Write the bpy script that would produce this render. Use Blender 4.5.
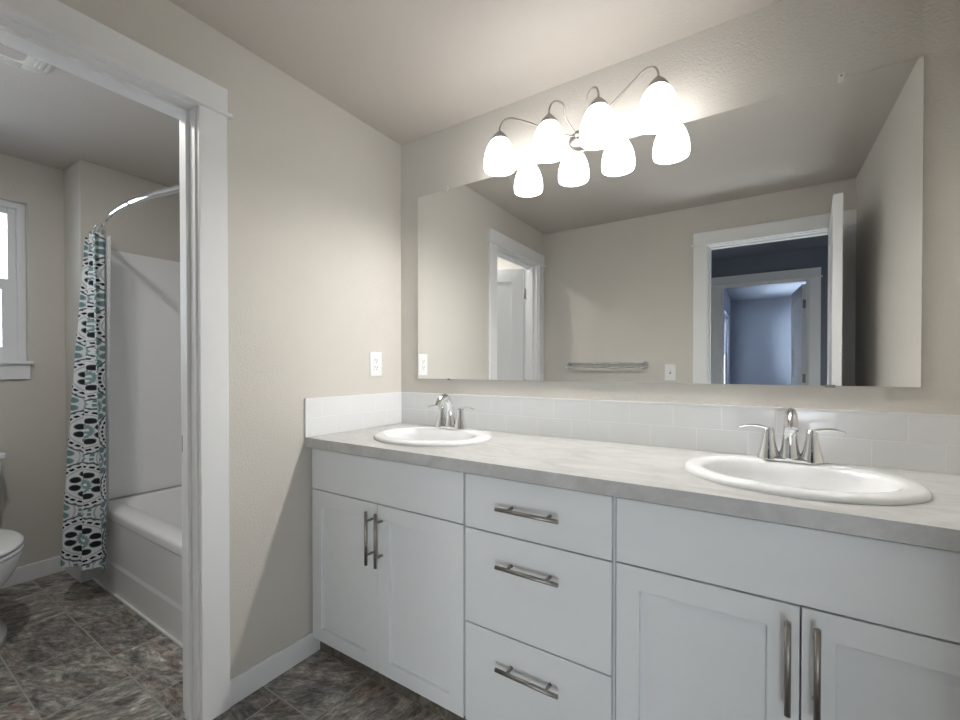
import bpy, bmesh, math, random
from mathutils import Vector, Matrix
PI = math.pi
random.seed(7)
for o in list(bpy.data.objects):
    bpy.data.objects.remove(o)
SC = bpy.context.scene
COL = SC.collection

# ------------------------------------------------------------------ camera, sky, light, exposure
cam_d = bpy.data.cameras.new('camera')
cam = bpy.data.objects.new('camera', cam_d)
COL.objects.link(cam)
cam_d.sensor_fit = 'HORIZONTAL'
cam_d.sensor_width = 36.0
cam_d.lens = 429.506 / 960 * 36.0
cam_d.shift_y = 11.9 / 960
cam_d.clip_start = 0.02
cam.location = (1.622, -1.7263, 1.239)
cam.rotation_euler = (PI / 2 - math.radians(0.5387), 0, math.radians(32.826))
SC.camera = cam

world = bpy.data.worlds.new('sky')
SC.world = world
world.use_nodes = True
wn = world.node_tree
wn.nodes.clear()
w_out = wn.nodes.new('ShaderNodeOutputWorld')
w_bg = wn.nodes.new('ShaderNodeBackground')
w_bg.inputs['Color'].default_value = (0.74, 0.86, 1.0, 1)
w_bg.inputs['Strength'].default_value = 3.2
wn.links.new(w_bg.outputs[0], w_out.inputs[0])


def portal(name, loc, rot, sx, sy):
    d = bpy.data.lights.new(name, 'AREA')
    d.shape = 'RECTANGLE'
    d.size = sx
    d.size_y = sy
    d.cycles.is_portal = True
    o = bpy.data.objects.new(name, d)
    o.location = loc
    o.rotation_euler = rot
    COL.objects.link(o)


def area(name, loc, rot, sx, sy, energy, color):
    d = bpy.data.lights.new(name, 'AREA')
    d.shape = 'RECTANGLE'
    d.size = sx
    d.size_y = sy
    d.energy = energy
    d.color = color
    o = bpy.data.objects.new(name, d)
    o.location = loc
    o.rotation_euler = rot
    COL.objects.link(o)
    return o


portal('bath_window_daylight', (-2.07, -1.45, 1.73), (0, -PI / 2, 0), 0.95, 0.8)
area('bedroom_window_daylight', (1.03, -6.12, 1.5), (0, -PI / 2, 0), 1.2, 1.1, 110, (.74, .86, 1.0))
area('hall_fill_light', (2.3, -2.8, .60), (math.radians(97), 0, math.radians(32)), 1.0, .8, 13.0, (.88, .945, 1.0))  # added fill light, hidden from the mirror view, brightens the cabinet fronts
LAMP_POWER = 3.9      # emission strength of the vanity shades
SC.view_settings.view_transform = 'Standard'
SC.view_settings.look = 'None'
SC.view_settings.gamma = 1.0
SC.view_settings.use_curve_mapping = False
SC.view_settings.exposure = 1.14

H = 2.44       # ceiling
W = 2.142      # vanity room width
YB = -1.864    # wall behind the camera
T = 0.115      # wall thickness

# ------------------------------------------------------------------ shader helper


class Mat:
    def __init__(self, name):
        self.m = bpy.data.materials.new(name)
        self.m.use_nodes = True
        self.t = self.m.node_tree
        self.t.nodes.clear()
        self.out = self.t.nodes.new('ShaderNodeOutputMaterial')

    def n(self, typ, **kw):
        x = self.t.nodes.new(typ)
        for k, v in kw.items():
            setattr(x, k, v)
        return x

    def link(self, a, b):
        self.t.links.new(a, b)

    def put(self, sock, v):
        if isinstance(v, bpy.types.NodeSocket):
            self.link(v, sock)
        elif isinstance(v, (tuple, list)):
            v = tuple(v)
            if len(sock.default_value) == 4 and len(v) == 3:
                v = v + (1,)
            sock.default_value = v
        else:
            sock.default_value = v

    def math(self, op, a, b=0.0, c=0.0):
        x = self.n('ShaderNodeMath', operation=op)
        self.put(x.inputs[0], a)
        self.put(x.inputs[1], b)
        self.put(x.inputs[2], c)
        return x.outputs[0]

    def mix(self, f, a, b, blend='MIX'):
        x = self.n('ShaderNodeMix', data_type='RGBA', blend_type=blend)
        self.put(x.inputs[0], f)
        self.put(x.inputs[6], a)
        self.put(x.inputs[7], b)
        return x.outputs[2]

    def pos(self):
        return self.n('ShaderNodeNewGeometry').outputs['Position']

    def xyz(self, v):
        x = self.n('ShaderNodeSeparateXYZ')
        self.link(v, x.inputs[0])
        return x.outputs

    def comb(self, a, b, c):
        x = self.n('ShaderNodeCombineXYZ')
        for i, v in enumerate((a, b, c)):
            self.put(x.inputs[i], v)
        return x.outputs[0]

    def noise(self, vec, scale, detail=3, rough=0.5, dist=0.0):
        x = self.n('ShaderNodeTexNoise')
        if vec is not None:
            self.link(vec, x.inputs['Vector'])
        x.inputs['Scale'].default_value = scale
        x.inputs['Detail'].default_value = detail
        x.inputs['Roughness'].default_value = rough
        x.inputs['Distortion'].default_value = dist
        return x.outputs

    def ramp(self, f, stops):
        x = self.n('ShaderNodeValToRGB')
        self.link(f, x.inputs[0])
        e = x.color_ramp.elements
        while len(e) < len(stops):
            e.new(0.5)
        for i, (p, c) in enumerate(stops):
            e[i].position = p
            e[i].color = tuple(c) + (1,)
        return x.outputs[0]

    def bsdf(self, color=(.8, .8, .8), rough=.5, metal=0.0, spec=.5, bump=None, bstr=.1, bdist=.002, **kw):
        b = self.n('ShaderNodeBsdfPrincipled')
        self.put(b.inputs['Base Color'], color)
        self.put(b.inputs['Roughness'], rough)
        self.put(b.inputs['Metallic'], metal)
        self.put(b.inputs['Specular IOR Level'], spec)
        for k, v in kw.items():
            self.put(b.inputs[k], v)
        if bump is not None:
            u = self.n('ShaderNodeBump')
            u.inputs['Strength'].default_value = bstr
            u.inputs['Distance'].default_value = bdist
            self.link(bump, u.inputs['Height'])
            self.link(u.outputs[0], b.inputs['Normal'])
        self.link(b.outputs[0], self.out.inputs[0])
        return b


def simple(name, color, rough=.5, metal=0.0, spec=.5, **kw):
    m = Mat(name)
    p = m.pos()
    f = m.noise(p, 18, 3)[0]
    r = m.math('ADD', rough - .03, m.math('MULTIPLY', f, .06))
    m.bsdf(color, r, metal, spec, **kw)
    return m.m


def paint(name, color, bscale=170, bstr=.22):
    m = Mat(name)
    p = m.pos()
    f = m.noise(p, bscale, 2, .5)[0]
    f2 = m.noise(p, 4, 2)[0]
    c = m.mix(f2, tuple(v * .985 for v in color), tuple(v * 1.015 for v in color))
    m.bsdf(c, .62, 0, .35, bump=f, bstr=bstr, bdist=.004)
    return m.m


M_WALL = paint('greige_wall_paint', (.63, .605, .56), 130, .4)
M_HALL = paint('hall_paint_with_dim_light', (.19, .21, .265))  # dim bluish hall light is put into this wall and ceiling colour
M_BED = paint('bedroom_paint_with_blue_light', (.29, .31, .355))  # blue cast of the light is mixed into the bedroom paint colour
M_CEIL = paint('ceiling_paint', (.54, .505, .465), 120, .25)
M_TRIM = simple('white_trim_paint', (.82, .835, .845), .5)
M_CAB = simple('white_cabinet_paint', (.73, .755, .765), .36)
M_NICKEL = simple('brushed_nickel', (.33, .31, .285), .42, 1.0)
M_CHROME = simple('polished_chrome', (.82, .83, .84), .07, 1.0)
M_LAMPMETAL = simple('satin_nickel', (.36, .345, .33), .38, 1.0)
M_PORC = simple('white_porcelain', (.84, .86, .87), .1, 0, .6)
M_TUB = simple('white_tub_acrylic', (.88, .885, .89), .16, 0, .5)
M_PLATE = simple('white_plastic_plate', (.86, .87, .88), .35)
M_CAULK = simple('white_caulk', (.9, .9, .9), .5)
M_DARK = simple('dark_slot', (.03, .03, .03), .6)
M_CARPET = simple('beige_carpet', (.35, .32, .28), .95)
M_VINYL = simple('white_window_vinyl', (.80, .82, .84), .35)
M_CLIP = simple('clear_plastic_clip', (.80, .78, .76), .2)
M_MIRROR_EDGE = simple('mirror_edge', (.12, .12, .11), .4)
m = Mat('mirror_silver')
m.bsdf((.93, .94, .935), 0.0, 1.0, .5)
M_MIRROR = m.m

m = Mat('window_glass')
g = m.n('ShaderNodeBsdfGlass')
g.inputs['IOR'].default_value = 1.02
g.inputs['Roughness'].default_value = 0
tr = m.n('ShaderNodeBsdfTransparent')
gl = m.n('ShaderNodeBsdfGlossy')
gl.inputs['Roughness'].default_value = .02
fr = m.n('ShaderNodeFresnel')
fr.inputs['IOR'].default_value = 1.45
ms = m.n('ShaderNodeMixShader')
m.link(fr.outputs[0], ms.inputs[0])
m.link(tr.outputs[0], ms.inputs[1])
m.link(gl.outputs[0], ms.inputs[2])
m.link(ms.outputs[0], m.out.inputs[0])
m.t.nodes.remove(g)
M_GLASS = m.m

m = Mat('lit_frosted_glass_shade')
em = m.n('ShaderNodeEmission')
em.inputs['Color'].default_value = (1.0, .965, .925, 1)
em.inputs['Strength'].default_value = LAMP_POWER
m.link(em.outputs[0], m.out.inputs[0])
M_SHADE = m.m
m = Mat('lit_bulb')
em = m.n('ShaderNodeEmission')
em.inputs['Color'].default_value = (1.0, .965, .925, 1)
em.inputs['Strength'].default_value = 215.0
m.link(em.outputs[0], m.out.inputs[0])
M_BULB = m.m
M_FAN = simple('off_white_fan_plastic', (.62, .61, .57), .4)
m = Mat('lit_fan_lens')
em = m.n('ShaderNodeEmission')
em.inputs['Color'].default_value = (1.0, .97, .93, 1)
em.inputs['Strength'].default_value = .13
m.link(em.outputs[0], m.out.inputs[0])
M_LENS = m.m


def slate_floor():
    m = Mat('slate_look_vinyl_tile')
    p = m.xyz(m.pos())
    tw, th, y0 = .406, .2575, -1.3025
    ry = m.math('DIVIDE', m.math('SUBTRACT', p[1], y0), th)
    row = m.math('FLOOR', ry)
    off = m.math('MULTIPLY', m.math('MODULO', m.math('ABSOLUTE', row), 2.0), .5)
    rx = m.math('SUBTRACT', m.math('DIVIDE', m.math('ADD', p[0], .492), tw), off)
    colm = m.math('FLOOR', rx)
    fx = m.math('MULTIPLY', m.math('FRACT', rx), tw)
    fy = m.math('MULTIPLY', m.math('FRACT', ry), th)
    ex = m.math('MINIMUM', fx, m.math('SUBTRACT', tw, fx))
    ey = m.math('MINIMUM', fy, m.math('SUBTRACT', th, fy))
    e = m.math('MINIMUM', ex, ey)
    grout = m.math('LESS_THAN', e, .0028)
    wn_ = m.n('ShaderNodeTexWhiteNoise', noise_dimensions='2D')
    m.link(m.comb(colm, row, 0.0), wn_.inputs['Vector'])
    rnd = m.xyz(wn_.outputs['Color'])
    # every tile has its own piece of stone: offset and turn of the grain
    ang = m.math('ADD', m.math('MULTIPLY', rnd[0], 1.6), -.3)
    ca, sa = m.math('COSINE', ang), m.math('SINE', ang)
    u = m.math('ADD', m.math('MULTIPLY', p[0], ca), m.math('MULTIPLY', p[1], sa))
    v = m.math('SUBTRACT', m.math('MULTIPLY', p[1], ca), m.math('MULTIPLY', p[0], sa))
    vec = m.comb(m.math('ADD', m.math('MULTIPLY', u, .42), m.math('MULTIPLY', rnd[1], 40)),
                 m.math('ADD', v, m.math('MULTIPLY', rnd[2], 40)), 0.0)
    n1 = m.noise(vec, 9, 8, .68, 1.3)[0]
    n2 = m.noise(vec, 26, 8, .75, .8)[0]
    n3 = m.noise(vec, 5.5, 4, .6, 1.0)[0]
    n4 = m.noise(vec, 70, 4, .7, .3)[0]
    c = m.ramp(n1, [(.28, (.09, .09, .09)), (.43, (.21, .205, .195)), (.56, (.33, .31, .285)), (.72, (.54, .52, .49))])
    rust = m.ramp(n3, [(.50, (0, 0, 0)), (.66, (1, 1, 1))])
    c = m.mix(m.math('MULTIPLY', rust, .5), c, (.27, .175, .13))
    c2 = m.ramp(n2, [(.36, (.22, .22, .22)), (.5, (1, 1, 1)), (.66, (2.0, 2.0, 1.95))])
    c = m.mix(.8, c, c2, 'MULTIPLY')
    c4 = m.ramp(n4, [(.34, (.45, .45, .45)), (.66, (1.6, 1.6, 1.6))])
    c = m.mix(.7, c, c4, 'MULTIPLY')
    ton = m.math('ADD', .78, m.math('MULTIPLY', rnd[1], .5))
    c = m.mix(1.0, c, m.comb(ton, ton, ton), 'MULTIPLY')
    c = m.mix(grout, c, (.40, .385, .36))
    hgt = m.math('ADD', m.math('MULTIPLY', n2, .5), m.math('MULTIPLY', m.math('MINIMUM', e, .004), 120))
    m.bsdf(c, m.math('ADD', .36, m.math('MULTIPLY', n2, .25)), 0, .4, bump=hgt, bstr=.35, bdist=.0015)
    return m.m


M_FLOOR = slate_floor()


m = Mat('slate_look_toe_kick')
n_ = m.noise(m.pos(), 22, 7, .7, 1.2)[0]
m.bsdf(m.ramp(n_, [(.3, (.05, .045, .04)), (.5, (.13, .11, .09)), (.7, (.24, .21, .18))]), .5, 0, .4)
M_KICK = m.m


def laminate():
    m = Mat('grey_beige_laminate')
    p = m.pos()
    v = m.n('ShaderNodeMapping')
    v.inputs['Scale'].default_value = (1, 2.6, 1)
    v.inputs['Rotation'].default_value = (0, 0, .35)
    m.link(p, v.inputs['Vector'])
    n1 = m.noise(v.outputs[0], 5.5, 7, .66, 1.2)[0]
    n2 = m.noise(v.outputs[0], 30, 5, .7, .6)[0]
    c = m.ramp(n1, [(.30, (.40, .403, .392)), (.48, (.48, .485, .475)), (.62, (.545, .552, .545)), (.8, (.44, .443, .43))])
    c2 = m.ramp(n2, [(.3, (.88, .88, .88)), (.7, (1.08, 1.08, 1.08))])
    c = m.mix(.6, c, c2, 'MULTIPLY')
    m.bsdf(c, .32, 0, .45, bump=n2, bstr=.05, bdist=.0005)
    return m.m


M_LAM = laminate()


def tiles(name, axis, u0, z0, tw=.157, th=.0815):
    m = Mat(name)
    p = m.xyz(m.pos())
    rz = m.math('DIVIDE', m.math('SUBTRACT', p[2], z0), th)
    row = m.math('FLOOR', rz)
    off = m.math('MULTIPLY', m.math('MODULO', row, 2.0), .5)
    rx = m.math('SUBTRACT', m.math('DIVIDE', m.math('SUBTRACT', p[axis], u0 - 10 * tw), tw), off)
    fx = m.math('MULTIPLY', m.math('FRACT', rx), tw)
    fz = m.math('MULTIPLY', m.math('FRACT', rz), th)
    e = m.math('MINIMUM', m.math('MINIMUM', fx, m.math('SUBTRACT', tw, fx)), m.math('MINIMUM', fz, m.math('SUBTRACT', th, fz)))
    g = m.math('LESS_THAN', e, .0012)
    c = m.mix(g, (.80, .815, .825), (.90, .905, .91))
    h = m.math('MULTIPLY', m.math('MINIMUM', e, .003), 300)
    m.bsdf(c, .14, 0, .55, bump=h, bstr=.4, bdist=.0012)
    return m.m


M_TILE_X = tiles('white_subway_tile_back', 0, .656, .942)
M_TILE_Y = tiles('white_subway_tile_side', 1, -.431, .942)


def curtain_mat():
    m = Mat('medallion_print_cotton')
    uvn = m.n('ShaderNodeUVMap')
    uvn.uv_map = 'UVMap'
    q = m.xyz(uvn.outputs[0])
    u, v = q[0], q[1]
    PU, PV = .30, .285

    def polar(du, dv):
        a = m.math('SUBTRACT', m.math('MULTIPLY', m.math('FRACT', m.math('ADD', m.math('DIVIDE', u, PU), du)), PU), PU / 2)
        b = m.math('SUBTRACT', m.math('MULTIPLY', m.math('FRACT', m.math('ADD', m.math('DIVIDE', v, PV), dv)), PV), PV / 2)
        r = m.math('SQRT', m.math('ADD', m.math('MULTIPLY', a, a), m.math('MULTIPLY', b, b)))
        return r, m.math('ARCTAN2', b, a)
    r1, t1 = polar(0.0, 0.0)
    r2, t2 = polar(.5, .5)

    def band(r, lo, hi):
        return m.math('MULTIPLY', m.math('GREATER_THAN', r, lo), m.math('LESS_THAN', r, hi))

    def medallion(r, t, dark, mid):
        white = (.74, .76, .78)
        teal = (.22, .33, .345)
        grey = (.42, .47, .50)
        c = (.60, .64, .66)
        # outer woven rings
        w = m.math('GREATER_THAN', m.math('SINE', m.math('ADD', m.math('MULTIPLY', r, 520), m.math('MULTIPLY', m.math('SINE', m.math('MULTIPLY', t, 26)), 1.1))), .1)
        c = m.mix(w, white, teal)
        # pale disc with scalloped dark rim
        rs = m.math('ADD', r, m.math('MULTIPLY', m.math('ABSOLUTE', m.math('SINE', m.math('MULTIPLY', t, 15))), -.006))
        c = m.mix(m.math('LESS_THAN', rs, .126), c, mid)
        c = m.mix(m.math('LESS_THAN', rs, .116), c, white)
        c = m.mix(m.math('MULTIPLY', band(r, .100, .110), m.math('GREATER_THAN', m.math('SINE', m.math('MULTIPLY', t, 30)), -.45)), c, dark)
        c = m.mix(band(r, .090, .094), c, grey)
        # big petals
        pet = m.math('ABSOLUTE', m.math('SINE', m.math('MULTIPLY', t, 5)))
        dr = m.math('DIVIDE', m.math('SUBTRACT', r, .066), .019)
        k = m.math('SUBTRACT', pet, m.math('MULTIPLY', dr, dr))
        c = m.mix(m.math('MULTIPLY', m.math('GREATER_THAN', k, .30), band(r, .04, .088)), c, mid)
        c = m.mix(m.math('MULTIPLY', m.math('GREATER_THAN', k, .56), band(r, .04, .088)), c, dark)
        c = m.mix(m.math('LESS_THAN', rs, .044), c, teal)
        c = m.mix(m.math('MULTIPLY', m.math('LESS_THAN', r, .038), m.math('GREATER_THAN', m.math('SINE', m.math('MULTIPLY', t, 8)), 0.0)), c, white)
        c = m.mix(m.math('LESS_THAN', r, .013), c, dark)
        return c
    black = (.018, .02, .025)
    ca = medallion(r1, t1, black, (.10, .13, .14))
    cb = medallion(r2, t2, (.15, .25, .27), (.28, .37, .40))
    pick = m.math('LESS_THAN', r1, .128)
    c = m.mix(pick, cb, ca)
    wv = m.noise(uvn.outputs[0], 900, 1)[0]
    b = m.bsdf(c, .85, 0, .2, bump=wv, bstr=.1, bdist=.0005)
    return m.m


M_CURT = curtain_mat()
m = Mat('frosted_liner_vinyl')
df = m.n('ShaderNodeBsdfPrincipled')
df.inputs['Base Color'].default_value = (.72, .74, .75, 1)
df.inputs['Roughness'].default_value = .3
tr = m.n('ShaderNodeBsdfTransparent')
ms = m.n('ShaderNodeMixShader')
n_ = m.noise(m.pos(), 60, 3)[0]
m.link(m.math('ADD', .45, m.math('MULTIPLY', n_, .3)), ms.inputs[0])
m.link(tr.outputs[0], ms.inputs[1])
m.link(df.outputs[0], ms.inputs[2])
m.link(ms.outputs[0], m.out.inputs[0])
M_LINER = m.m

# ------------------------------------------------------------------ mesh helpers


def new():
    return bmesh.new()


def bx(bm, x0, x1, y0, y1, z0, z1):
    vs = [bm.verts.new((x, y, z)) for x in (x0, x1) for y in (y0, y1) for z in (z0, z1)]
    for f in ((0, 1, 3, 2), (4, 6, 7, 5), (0, 4, 5, 1), (2, 3, 7, 6), (0, 2, 6, 4), (1, 5, 7, 3)):
        bm.faces.new([vs[i] for i in f])
    return vs


def box(x0, x1, y0, y1, z0, z1):
    bm = new()
    bx(bm, x0, x1, y0, y1, z0, z1)
    return bm


def tube(bm, pts, rad, seg=12, cap=True):
    pts = [Vector(p) for p in pts]
    n = len(pts)
    rads = rad if isinstance(rad, (list, tuple)) else [rad] * n
    t0 = (pts[1] - pts[0]).normalized()
    up = Vector((0, 0, 1)) if abs(t0.z) < .9 else Vector((1, 0, 0))
    nrm = t0.cross(up).normalized()
    rings = []
    for i, p in enumerate(pts):
        if i == 0:
            t = pts[1] - pts[0]
        elif i == n - 1:
            t = pts[-1] - pts[-2]
        else:
            t = pts[i + 1] - pts[i - 1]
        t.normalize()
        nrm = (nrm - t * nrm.dot(t)).normalized()
        b = t.cross(nrm)
        r = rads[i]
        ra, rb = r if isinstance(r, tuple) else (r, r)
        rings.append([bm.verts.new(p + nrm * math.cos(a) * ra + b * math.sin(a) * rb)
                      for a in [2 * PI * k / seg for k in range(seg)]])
    for i in range(n - 1):
        for k in range(seg):
            f = bm.faces.new((rings[i][k], rings[i][(k + 1) % seg], rings[i + 1][(k + 1) % seg], rings[i + 1][k]))
            f.smooth = True
    if cap:
        bm.faces.new(list(reversed(rings[0])))
        bm.faces.new(rings[-1])
    return bm


def lathe(bm, prof, c, seg=32, axis='z', sx=1.0, sy=1.0, close=False):
    """prof: list of (r, h)."""
    rings = []
    for r, h in prof:
        ring = []
        for k in range(seg):
            a = 2 * PI * k / seg
            p = Vector((math.cos(a) * r * sx, math.sin(a) * r * sy, h))
            if axis == 'x':
                p = Vector((p.z, p.x, p.y))
            elif axis == 'y':
                p = Vector((p.x, p.z, p.y))
            ring.append(bm.verts.new(Vector(c) + p))
        rings.append(ring)
    for i in range(len(rings) - 1):
        for k in range(seg):
            f = bm.faces.new((rings[i][k], rings[i][(k + 1) % seg], rings[i + 1][(k + 1) % seg], rings[i + 1][k]))
            f.smooth = True
    if close:
        bm.faces.new(list(reversed(rings[0])))
        bm.faces.new(rings[-1])
    return bm


def spline(pts, n=10):
    pts = [Vector(p) for p in pts]
    P = [pts[0]] + pts + [pts[-1]]
    out = []
    for i in range(1, len(P) - 2):
        for k in range(n):
            t = k / n
            a, b, c, d = P[i - 1], P[i], P[i + 1], P[i + 2]
            out.append(.5 * ((2 * b) + (c - a) * t + (2 * a - 5 * b + 4 * c - d) * t * t + (3 * b - a - 3 * c + d) * t ** 3))
    out.append(pts[-1])
    return out


def root_loc(o):
    while o.parent:
        o = o.parent
    return o.location.copy()


def obj(name, bm, mat, parent=None, bevel=0.0, seg=2, loc=None, label=None, norm=True, sub=0, rot=None):
    """link bm (world coordinates) as one mesh object."""
    if norm:
        bmesh.ops.recalc_face_normals(bm, faces=bm.faces)
    L = root_loc(parent) if parent else Vector(loc or (0, 0, 0))
    for v in bm.verts:
        v.co -= L
    me = bpy.data.meshes.new(name)
    bm.to_mesh(me)
    bm.free()
    for mm in (mat if isinstance(mat, (list, tuple)) else [mat]):
        me.materials.append(mm)
    o = bpy.data.objects.new(name, me)
    COL.objects.link(o)
    if parent:
        o.parent = parent
    elif loc:
        o.location = loc
    if bevel:
        b = o.modifiers.new('bevel', 'BEVEL')
        b.width = bevel
        b.segments = seg
        b.limit_method = 'ANGLE'
        b.angle_limit = math.radians(40)
    if sub:
        s = o.modifiers.new('smooth', 'SUBSURF')
        s.levels = s.render_levels = sub
    if label:
        o['label'] = label
    return o


def thing(name, label, cat, loc=(0, 0, 0), group=None):
    o = bpy.data.objects.new(name, None)
    o.empty_display_size = .05
    COL.objects.link(o)
    o.location = loc
    o['label'] = label
    o['category'] = cat
    if group:
        o['group'] = group
    return o


def tag(o, label, cat, group=None):
    o['label'] = label
    o['category'] = cat
    if group:
        o['group'] = group
    return o


def struct(name, bm, mat, parent=None, bevel=0.0, **kw):
    o = obj(name, bm, mat, parent, bevel, **kw)
    if not parent:
        o['kind'] = 'structure'
    return o


# ------------------------------------------------------------------ structure: vanity room
YD0, YD1 = -1.725, -1.014      # door opening to the bath, in the wall x = 0
ZO = 2.134                     # door opening height
XE0, XE1 = 1.318, 2.045        # entry opening, in the wall y = YB
BX = -1.94                     # bath wall with the window
YH = -3.71                     # far wall of the hall

bm = box(-2.1, 3.4, YB - T, 0.12, -.06, 0)
struct('floor', bm, M_FLOOR)
bm = box(-1.2, 3.4, -7.4, YB - T, -.06, 0)
struct('floor_hall', bm, M_CARPET)
struct('ceiling', box(-2.1, 3.4, YB - T, 0.12, H, H + .08), M_CEIL)
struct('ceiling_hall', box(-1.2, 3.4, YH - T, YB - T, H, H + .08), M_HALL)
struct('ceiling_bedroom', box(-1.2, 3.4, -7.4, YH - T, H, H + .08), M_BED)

bm = new()
bx(bm, -T, 0, YD1 + .013, 0, 0, H)
bx(bm, -T, 0, YB, YD0 - .013, 0, H)
bx(bm, -T, 0, YD0 - .013, YD1 + .013, ZO + .013, H)
struct('wall_left', bm, M_WALL)
struct('wall_back', box(-2.1, W + T, 0, .12, 0, H), M_WALL)
struct('wall_right', box(W, W + T, YB, 0, 0, H), M_WALL)
bm = new()
bx(bm, -2.1, XE0 - .013, YB - T, YB, 0, H)
bx(bm, XE1 + .013, 3.4, YB - T, YB, 0, H)
bx(bm, XE0 - .013, XE1 + .013, YB - T, YB, ZO + .013, H)
struct('wall_front', bm, M_WALL)

# bath: window wall, stub and the end wall of the tub alcove
WY0, WY1, WZ0, WZ1 = -1.85, -1.048, 1.262, 2.195
bm = new()
bx(bm, BX - .13, BX, WY1, 0, 0, H)
bx(bm, BX - .13, BX, YB, WY0, 0, H)
bx(bm, BX - .13, BX, WY0, WY1, 0, WZ0)
bx(bm, BX - .13, BX, WY0, WY1, WZ1, H)
struct('wall_bath_left', bm, M_WALL)
struct('wall_bath_end', box(BX, -1.655, -.892, 0, 0, H), M_WALL, bevel=.006)

# hall and bedroom beyond the entry door
HX0, HX1 = 1.293, 2.05
bm = new()
bx(bm, -1.2, HX0 - .013, YH - T, YH, 0, H)
bx(bm, HX1 + .013, 3.4, YH - T, YH, 0, H)
bx(bm, HX0 - .013, HX1 + .013, YH - T, YH, ZO + .013, H)
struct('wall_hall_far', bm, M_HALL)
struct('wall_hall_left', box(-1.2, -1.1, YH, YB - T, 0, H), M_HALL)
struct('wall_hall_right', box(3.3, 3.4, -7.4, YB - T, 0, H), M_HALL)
BWX = 1.215
bm = new()
by0, by1, bz0, bz1 = -6.70, -5.55, .88, 2.10
bx(bm, BWX - .12, BWX, by1, YH - T, 0, H)
bx(bm, BWX - .12, BWX, -7.3, by0, 0, H)
bx(bm, BWX - .12, BWX, by0, by1, 0, bz0)
bx(bm, BWX - .12, BWX, by0, by1, bz1, H)
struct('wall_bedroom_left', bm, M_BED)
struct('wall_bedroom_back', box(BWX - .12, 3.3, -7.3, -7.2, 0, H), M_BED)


# casings and jambs ------------------------------------------------------------
def casing_x(x, side, y0, y1, ymin=None, name='trim'):
    """casing on a wall plane x; side +1 sticks out to +x. y0<y1 edges of the opening (casing inner edges)."""
    bm = new()
    t = .018 * side
    w = .094
    a0 = max(y0 - w, ymin) if ymin is not None else y0 - w
    X = sorted((x, x + t))
    bx(bm, X[0], X[1], y1, y1 + w, 0, 2.139)
    bx(bm, X[0], X[1], a0, y0, 0, 2.139)
    X = sorted((x, x + t * 1.75))
    e0 = a0 if ymin is not None else a0 - .012
    bx(bm, X[0], X[1], e0, y1 + w + .012, 2.139, 2.152)
    X = sorted((x, x + t * 1.25))
    bx(bm, X[0], X[1], a0, y1 + w, 2.152, 2.237)
    return bm


def casing_y(y, side, x0, x1, xmax=None):
    bm = new()
    t = .018 * side
    w = .092
    a1 = min(x1 + w, xmax) if xmax is not None else x1 + w
    Y = sorted((y, y + t))
    bx(bm, x1, a1, Y[0], Y[1], 0, 2.139)
    bx(bm, x0 - w, x0, Y[0], Y[1], 0, 2.139)
    Y = sorted((y, y + t * 1.75))
    e1 = a1 if xmax is not None else a1 + .012
    bx(bm, x0 - w - .012, e1, Y[0], Y[1], 2.139, 2.152)
    Y = sorted((y, y + t * 1.25))
    bx(bm, x0 - w, a1, Y[0], Y[1], 2.152, 2.237)
    return bm


struct('trim_1', casing_x(0, 1, YD0 - .008, YD1 + .006, YB + .001), M_TRIM, bevel=.0025)
struct('trim_2', casing_x(-T, -1, YD0 - .008, YD1 + .008), M_TRIM, bevel=.0025)
struct('trim_3', casing_y(YB, 1, XE0 - .008, XE1 + .008, W), M_TRIM, bevel=.0025)
struct('trim_4', casing_y(YB - T, -1, XE0 - .008, XE1 + .008), M_TRIM, bevel=.0025)
struct('trim_5', casing_y(YH, 1, HX0 - .008, HX1 + .008), M_TRIM, bevel=.0025)


def jamb_x(y0, y1, x0, x1, stop):
    bm = new()
    bx(bm, x0, x1, y1, y1 + .013, 0, ZO + .013)
    bx(bm, x0, x1, y0 - .013, y0, 0, ZO + .013)
    bx(bm, x0, x1, y0, y1, ZO, ZO + .013)
    s0, s1 = stop
    bx(bm, s0, s1, y1 - .012, y1, 0, ZO)
    bx(bm, s0, s1, y0, y0 + .012, 0, ZO)
    bx(bm, s0, s1, y0 + .012, y1 - .012, ZO - .012, ZO)
    return bm


def jamb_y(x0, x1, y0, y1, stop):
    bm = new()
    bx(bm, x1, x1 + .013, y0, y1, 0, ZO + .013)
    bx(bm, x0 - .013, x0, y0, y1, 0, ZO + .013)
    bx(bm, x0, x1, y0, y1, ZO, ZO + .013)
    s0, s1 = stop
    bx(bm, x1 - .012, x1, s0, s1, 0, ZO)
    bx(bm, x0, x0 + .012, s0, s1, 0, ZO)
    bx(bm, x0 + .012, x1 - .012, s0, s1, ZO - .012, ZO)
    return bm


struct('trim_6', jamb_x(YD0, YD1, -T, 0, (-.075, -.038)), M_TRIM, bevel=.0015)
struct('trim_7', jamb_y(XE0, XE1, YB - T, YB, (YB - .072, YB - .038)), M_TRIM, bevel=.0015)
struct('trim_8', jamb_y(HX0, HX1, YH - T, YH, (YH - .072, YH - .038)), M_TRIM, bevel=.0015)
o = tag(obj('strike_plate', box(-.105, -.082, YD1 - .0015, YD1, .94, .998), M_NICKEL, loc=(-.09, YD1, .94)),
        'small dark metal strike plate on the inner jamb of the bathtub room doorway', 'strike plate')


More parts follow.
